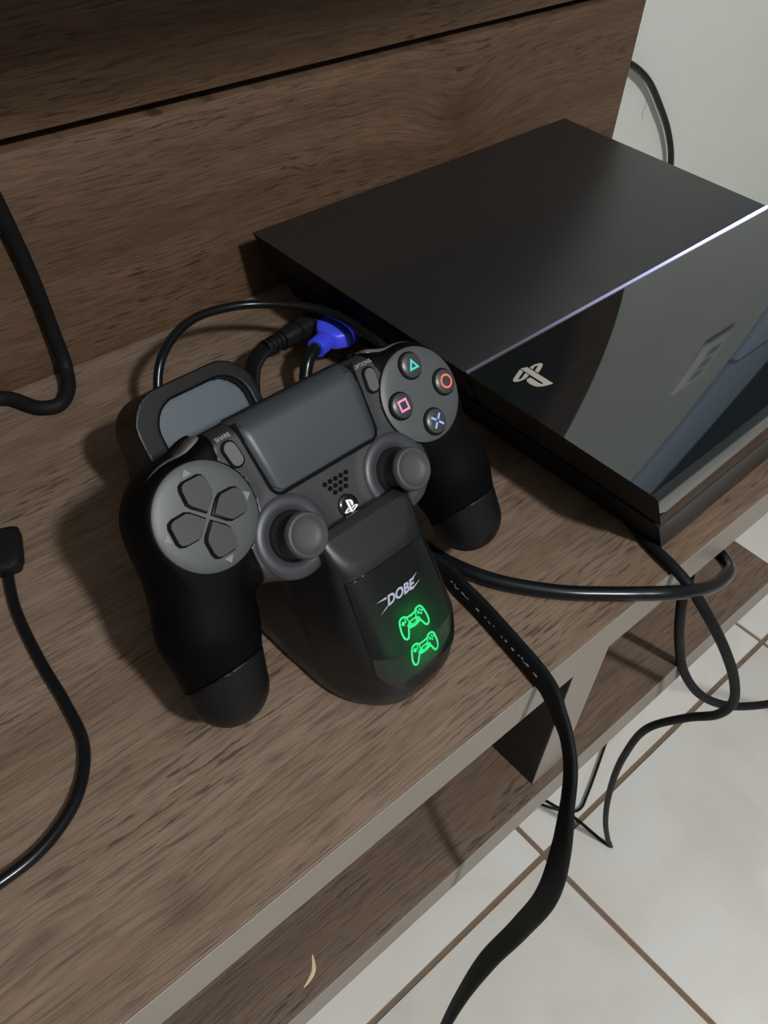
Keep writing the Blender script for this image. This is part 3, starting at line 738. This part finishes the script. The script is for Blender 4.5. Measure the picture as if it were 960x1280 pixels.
# controller pictogram, 100 wide, y up
half = [(0, 20), (18, 20), (22, 25), (36, 26), (43, 20), (48, 2), (50, -18), (46, -33), (38, -36), (31, -28), (24, -13), (18, -9), (10, -13), (0, -12)]
outl = catmull([np.array(p) for p in half[1:-1]] + [np.array((-x, y)) for x, y in reversed(half[1:-1])], 4, True)
def ringc(x, y, r, wd): return ribbon2d([(x + r*math.cos(2*PI*i/14), y + r*math.sin(2*PI*i/14)) for i in range(14)], wd, True)
def discc(x, y, r): return ([(x + r*math.cos(2*PI*i/12), y + r*math.sin(2*PI*i/12)) for i in range(12)], [tuple(range(12))])
icon = [ribbon2d(outl, 6, True), ribbon2d([(-17, 18), (-14, 4), (14, 4), (17, 18)], 4.5), ringc(-16, -6, 6.5, 5), ringc(16, -6, 6.5, 5), discc(-16, -6, 3), discc(16, -6, 3),
        ribbon2d([(-34, 17), (-34, 3)], 6), ribbon2d([(-41, 10), (-27, 10)], 6), discc(34, 16, 3.4), discc(34, 4, 3.4), discc(28, 10, 3.4), discc(40, 10, 3.4),
        ribbon2d([(-24, 20), (-24, 8)], 3.5), ribbon2d([(24, 20), (24, 8)], 3.5), ribbon2d([(-10, -8), (10, -8)], 3.5)]
place('controller_icon', icon, -0.2, 25.2, 13.2/100, M['green']); place('controller_icon', icon, 0.2, 37.0, 13.2/100, M['green'])
V, F = text_vf('DOBE', 4.9, 0.40, 0.0, 0.16)
ww = max(v[0] for v in V) - min(v[0] for v in V); sx = 15.0/ww
items = [([(v[0]*sx, v[1]) for v in V], F)]
items += [([(-5.8, 1.9), (-10.6, 1.75), (-6.1, 1.15)], [(0, 1, 2)]), ([(-6.4, -1.1), (-7.4, -1.9), (-11.2, -3.3)], [(0, 1, 2)]), ([(6.0, -1.15), (5.6, -1.9), (10.8, -0.2)], [(0, 1, 2)]), ([(7.0, 1.9), (6.9, 1.2), (10.6, 2.9)], [(0, 1, 2)])]
place('maker_lettering', items, -0.8, 13.0, 1.0, M['logo_white'])
for b in (25.2, 37.0):                                      # the green lamps sit in a pocket behind the smoked panel
    point_light('green_lamp', dock.matrix_world @ on_panel(0, b, -5.0), 0.020, 0.0010, (0.0, 1.0, 0.20), 0.0)

# ------------------------------------------------------------------ cables
def cable(name, label, P, r, mat=None, nm='cord', n=10):
    t = root(name, label, 'cable'); tube(nm, P, r, mat or M['cord'], t, n); return t
# 1 from behind the back board, over the white wall
cable('power_cable', 'black cable bowing out from behind the back board over the white wall',
      [(0.345, 0.0225, 0.066), (0.371, 0.0225, 0.0690), (0.4046, 0.0225, 0.0591), (0.4380, 0.0225, 0.0400), (0.4690, 0.0225, 0.0120), (0.4960, 0.0225, -0.0170), (0.5170, 0.0225, -0.0500), (0.53, 0.0225, -0.10)], 0.0030)
# 2 hanging at the left
cable('power_cable', 'thick black cable at the upper left hanging down the back board to a sharp bend',
      [(-0.150, -0.006, 0.26), (-0.139, -0.006, 0.150), (-0.1288, -0.006, 0.1003), (-0.1225, -0.006, 0.0636), (-0.1188, -0.0065, 0.030), (-0.1182, -0.011, 0.010), (-0.1245, -0.0235, 0.0050),
       (-0.1335, -0.0305, 0.0040), (-0.1420, -0.0270, 0.0037), (-0.1531, -0.0090, 0.0041), (-0.175, -0.006, 0.0041), (-0.30, -0.006, 0.0041), (-0.60, -0.006, 0.0041)], 0.0039, M['cord_matte'])
# 3 micro-usb lead lying on the shelf
t = root('usb_cable', 'thin black lead with a flat plug lying on the shelf left of the controller', 'cable')
tube('cord', [(-0.2030, -0.1185, 0.0030), (-0.2055, -0.1247, 0.0026), (-0.2100, -0.1400, 0.0024), (-0.2140, -0.1679, 0.0024), (-0.2159, -0.1940, 0.0024), (-0.2185, -0.2119, 0.0024), (-0.2236, -0.2224, 0.0024),
              (-0.2331, -0.2325, 0.0024), (-0.2480, -0.2399, 0.0024), (-0.2645, -0.2418, 0.0024), (-0.30, -0.2390, 0.0024)], 0.0023, M['cord'], t)
loft('plug', (-0.2040, -0.1205, 0.0040), (0.35, 1, 0), (0, 0, 1), [(0, 0.0028, 0.0028, 2.4), (0.0015, 0.0060, 0.0038, 3.5), (0.006, 0.0074, 0.0040, 5), (0.020, 0.0082, 0.0040, 5), (0.0235, 0.0076, 0.0036, 5), (0.025, 0.0060, 0.0026, 4)], M['cord_matte'], t)
# 4 dock lead arching to the console's front port
t = root('usb_cable', 'thin black lead arching from behind the dock up into the console front', 'cable')
tube('cord', [(-0.1075, -0.1020, 0.004), (-0.1060, -0.0900, 0.018), (-0.1000, -0.0790, 0.034), (-0.0912, -0.0720, 0.0425), (-0.0640, -0.0560, 0.0425), (-0.0400, -0.0570, 0.0415), (-0.0240, -0.0640, 0.0405), (-0.0060, -0.0800, 0.040),
              (0.0015, -0.0955, 0.0395), (0.0020, -0.1120, 0.0400), (0.0035, -0.1240, 0.0390), (0.0060, -0.1330, 0.0350)], 0.0024, M['cord'], t)
loft('plug', (0.0035, -0.1370, 0.0325), (1, 0, 0), (0, 0, 1), [(-0.004, 0.0060, 0.0036, 4), (-0.002, 0.0072, 0.0044, 5), (0.008, 0.0072, 0.0044, 5), (0.009, 0.006, 0.0036, 5)], M['cord_matte'], t)
# 5 blue plug
ax5 = (0.0285, 0.0089, 0); b5 = np.array((-0.0150, -0.0960, 0.0262)); t = root('display_cable', 'thick black cable with a blue plug at the console, curling under the shelf edge', 'cable')
loft('plug', b5, ax5, (0, 0, 1), [(0.0095, 0.0050, 0.0046, 3), (0.0110, 0.0075, 0.0050, 4), (0.0165, 0.0112, 0.0054, 5), (0.0175, 0.0115, 0.0055, 5), (0.0285, 0.0115, 0.0055, 5), (0.0300, 0.0109, 0.0050, 5)], M['blue'], t)['label'] = 'bright blue plug'
secs = []
for i in range(6):
    z0 = i*0.0019; secs += [(z0, 0.0052, 0.0048, 2.6), (z0 + 0.0011, 0.0052, 0.0048, 2.6), (z0 + 0.0012, 0.0043, 0.0040, 2.6), (z0 + 0.0018, 0.0043, 0.0040, 2.6)]
loft('strain_relief', b5, ax5, (0, 0, 1), secs, M['blue'], t)['label'] = 'ribbed blue sleeve'
tube('cord', [(-0.0120, -0.0951, 0.0262), (-0.0170, -0.0966, 0.0258), (-0.0225, -0.0990, 0.0235), (-0.0275, -0.1030, 0.0170), (-0.0310, -0.1075, 0.0100), (-0.0370, -0.1150, 0.0050), (-0.0455, -0.1300, 0.0036), (-0.0510, -0.1500, 0.0036), (-0.0530, -0.1750, 0.0036), (-0.0525, -0.2050, 0.0037), (-0.0515, -0.2270, 0.0037), (-0.0498, -0.2370, 0.0037),
              (-0.0413, -0.2570, 0.0037), (-0.0236, -0.2795, 0.0037), (-0.0073, -0.2940, 0.0037), (0.0044, -0.3034, 0.0037), (0.0170, -0.3122, 0.0030), (0.0317, -0.3170, -0.0020),
              (0.0504, -0.3187, -0.0100), (0.0694, -0.3163, -0.0180), (0.0806, -0.3120, -0.0250), (0.0886, -0.3045, -0.0295), (0.0930, -0.2930, -0.0300), (0.1050, -0.265, -0.0300), (0.13, -0.20, -0.0300), (0.15, -0.0255, -0.0300)], 0.0035, M['cord'], t)
# 6 black ribbed plug behind it
t = root('display_cable', 'flat twisting black cable with a ribbed black plug, draped over the shelf front', 'cable')
b6 = np.array((-0.0348, -0.0780, 0.0245)); ax6 = (1, 0.07, 0.06); secs = []
for i in range(4):
    z0 = i*0.0030; secs += [(z0, 0.0044, 0.0044, 2.2), (z0 + 0.0018, 0.0044, 0.0044, 2.2), (z0 + 0.0020, 0.0036, 0.0036, 2.2), (z0 + 0.0028, 0.0036, 0.0036, 2.2)]
loft('strain_relief', b6, ax6, (0, 0, 1), secs, M['cord_matte'], t)
loft('plug', b6 + np.array((0.0121, 0.0008, 0.0007)), ax6, (0, 0, 1), [(0, 0.0042, 0.0042, 2.4), (0.002, 0.0052, 0.0048, 2.6), (0.008, 0.0054, 0.0050, 2.8), (0.0085, 0.0045, 0.0042, 2.8), (0.0105, 0.0045, 0.0042, 2.8), (0.011, 0.0056, 0.0052, 3), (0.017, 0.0056, 0.0052, 3), (0.0175, 0.0048, 0.0044, 3), (0.019, 0.0048, 0.0044, 3), (0.0195, 0.0064, 0.0054, 4), (0.036, 0.0066, 0.0056, 4)], M['cord_matte'], t)
flat = t
# 8 lead from under the console corner, looping down to the floor
cable('power_cable', 'black cable from under the console corner looping over the edge down to the floor',
      [(0.0450, -0.245, 0.0026), (0.0385, -0.2720, 0.0028), (0.0337, -0.2876, 0.0030), (0.0303, -0.3028, 0.0033), (0.0298, -0.3135, 0.0000), (0.0337, -0.3247, -0.0120), (0.0478, -0.3367, -0.0400), (0.0647, -0.3459, -0.0750),
       (0.0737, -0.3493, -0.1000), (0.0805, -0.3449, -0.1250), (0.0881, -0.3305, -0.1550), (0.0947, -0.3110, -0.2000), (0.1110, -0.3012, -0.2700), (0.1454, -0.2951, -0.3800), (0.1982, -0.2923, -0.5200), (0.2400, -0.2945, -0.6200), (0.2455, -0.2950, -0.6310)], 0.0027, M['cord_dull'])
# 9 lead hanging in front of the lower shelf
cable('power_cable', 'black cable hanging from under the shelf edge and swinging out to the right',
      [(0.0850, -0.270, -0.0275), (0.0729, -0.2950, -0.0280), (0.0660, -0.3015, -0.0360), (0.0651, -0.3029, -0.0460), (0.0697, -0.3047, -0.0650), (0.0835, -0.3073, -0.1000), (0.0996, -0.3130, -0.1370), (0.1201, -0.3233, -0.1700), (0.1517, -0.3360, -0.2000), (0.1960, -0.3509, -0.2250), (0.2402, -0.3646, -0.2400), (0.30, -0.38, -0.27), (0.42, -0.39, -0.40), (0.55, -0.37, -0.58), (0.64, -0.33, -0.6325), (0.85, -0.20, -0.6325)], 0.0029, M['cord_dull'])
# 10 thin leads on the floor
cable('thin_cable', 'thin black lead on the floor tiles running straight back under the rack', [(0.2470, -0.2985, -0.6340), (0.2447, -0.2960, -0.6340), (0.2398, -0.2473, -0.6340), (0.2305, -0.2145, -0.6340), (0.2180, -0.150, -0.6340), (0.205, 0.02, -0.6340)], 0.0018)
cable('thin_cable', 'thin black lead on the floor tiles with a bend beside the rack', [(0.60, 0.02, -0.6308), (0.470, -0.150, -0.6308), (0.3871, -0.1949, -0.6308), (0.3324, -0.2179, -0.6308), (0.2700, -0.2425, -0.6308), (0.2530, -0.2475, -0.6308), (0.2420, -0.2440, -0.6304), (0.2211, -0.2140, -0.6308), (0.2040, -0.150, -0.6308), (0.19, 0.02, -0.6308)], 0.0016)
# 11 flat lead that twists as it hangs
t = flat
lead = [(-0.0320, -0.0778, 0.0245), (-0.0370, -0.0784, 0.0240), (-0.0450, -0.0810, 0.0195), (-0.0515, -0.0880, 0.0125), (-0.0565, -0.0970, 0.0078), (-0.0615, -0.1120, 0.0060), (-0.0650, -0.1350, 0.0056), (-0.0655, -0.1700, 0.0056), (-0.0610, -0.2050, 0.0056)]
P = catmull(lead + [(-0.0575, -0.2280, 0.0056), (-0.0560, -0.2421, 0.0056), (-0.0576, -0.2514, 0.0056), (-0.0588, -0.2647, 0.0056), (-0.0620, -0.2865, 0.0056), (-0.0645, -0.3013, 0.0056), (-0.0666, -0.3106, 0.0050), (-0.0694, -0.3185, 0.0015), (-0.0726, -0.3268, -0.0030), (-0.0780, -0.3354, -0.0100),
             (-0.0860, -0.3434, -0.0210), (-0.0922, -0.3501, -0.0370), (-0.0975, -0.3548, -0.0640), (-0.0995, -0.3512, -0.1100), (-0.1054, -0.3457, -0.1550), (-0.1128, -0.3436, -0.1950), (-0.1221, -0.3445, -0.2350), (-0.1320, -0.3484, -0.2800), (-0.15, -0.352, -0.36), (-0.175, -0.362, -0.50), (-0.205, -0.385, -0.615), (-0.26, -0.43, -0.631), (-0.40, -0.50, -0.631)], 8)
P = [np.array(p) for p in P]; ref = np.array((-0.26, -0.40, 0.30)); nP = len(P); V = []; F = []
for i in range(nP):
    T = P[min(i+1, nP-1)] - P[max(i-1, 0)]; T /= np.linalg.norm(T)
    e1 = np.cross(T, P[i] - ref); e1 /= np.linalg.norm(e1); e2 = np.cross(T, e1); u = (i/8 - len(lead))/18
    phi = float(np.interp(u, [0, 0.28, 0.36, 0.45, 0.55, 0.61, 0.67, 0.72, 0.78, 0.83, 0.89, 1.0], [0.75, 0.75, 0.9, 1.2, 1.15, 0.8, 0.3, 0.35, 0.45, 0.9, 1.2, 1.3]))
    wa = e1*math.cos(phi) + e2*math.sin(phi); wb_ = np.cross(T, wa)
    V += [P[i] + wa*q[0] + wb_*q[1] for q in superel(0.0052, 0.0018, 3.0, 16)]
for i in range(nP - 1):
    for k in range(16): F.append((i*16+k, i*16+(k+1) % 16, (i+1)*16+(k+1) % 16, (i+1)*16+k))
F.append(tuple(range(16))[::-1]); F.append(tuple((nP-1)*16 + k for k in range(16)))
autosmooth(mesh('cord', V, F, M['cord_dull'], t), 1.0)
wv = []; wf = []; rnd = random.Random(9)
i0, i1 = int(8*(len(lead) + 1.5)), int(8*(len(lead) + 5.4))
for i in range(i0, i1):
    if rnd.random() < 0.35: continue
    T = P[i+1] - P[i-1]; T /= np.linalg.norm(T); e1 = np.cross(T, P[i] - ref); e1 /= np.linalg.norm(e1); e2 = np.cross(T, e1)
    wa = e1*math.cos(0.75) + e2*math.sin(0.75); wn = np.cross(T, wa)
    if wn[2] < 0: wn = -wn
    cpt = P[i] + wn*0.00186 + wa*0.0004*rnd.uniform(-1, 1); L = 0.0011*rnd.uniform(0.4, 1.0); B = 0.00035*rnd.uniform(0.5, 1.3); o = len(wv)
    wv += [cpt - T*L - wa*B, cpt + T*L - wa*B, cpt + T*L + wa*B, cpt - T*L + wa*B]; wf.append((o, o+1, o+2, o+3))
mesh('worn_print', wv, wf, M['print'], t)['kind'] = 'stuff'
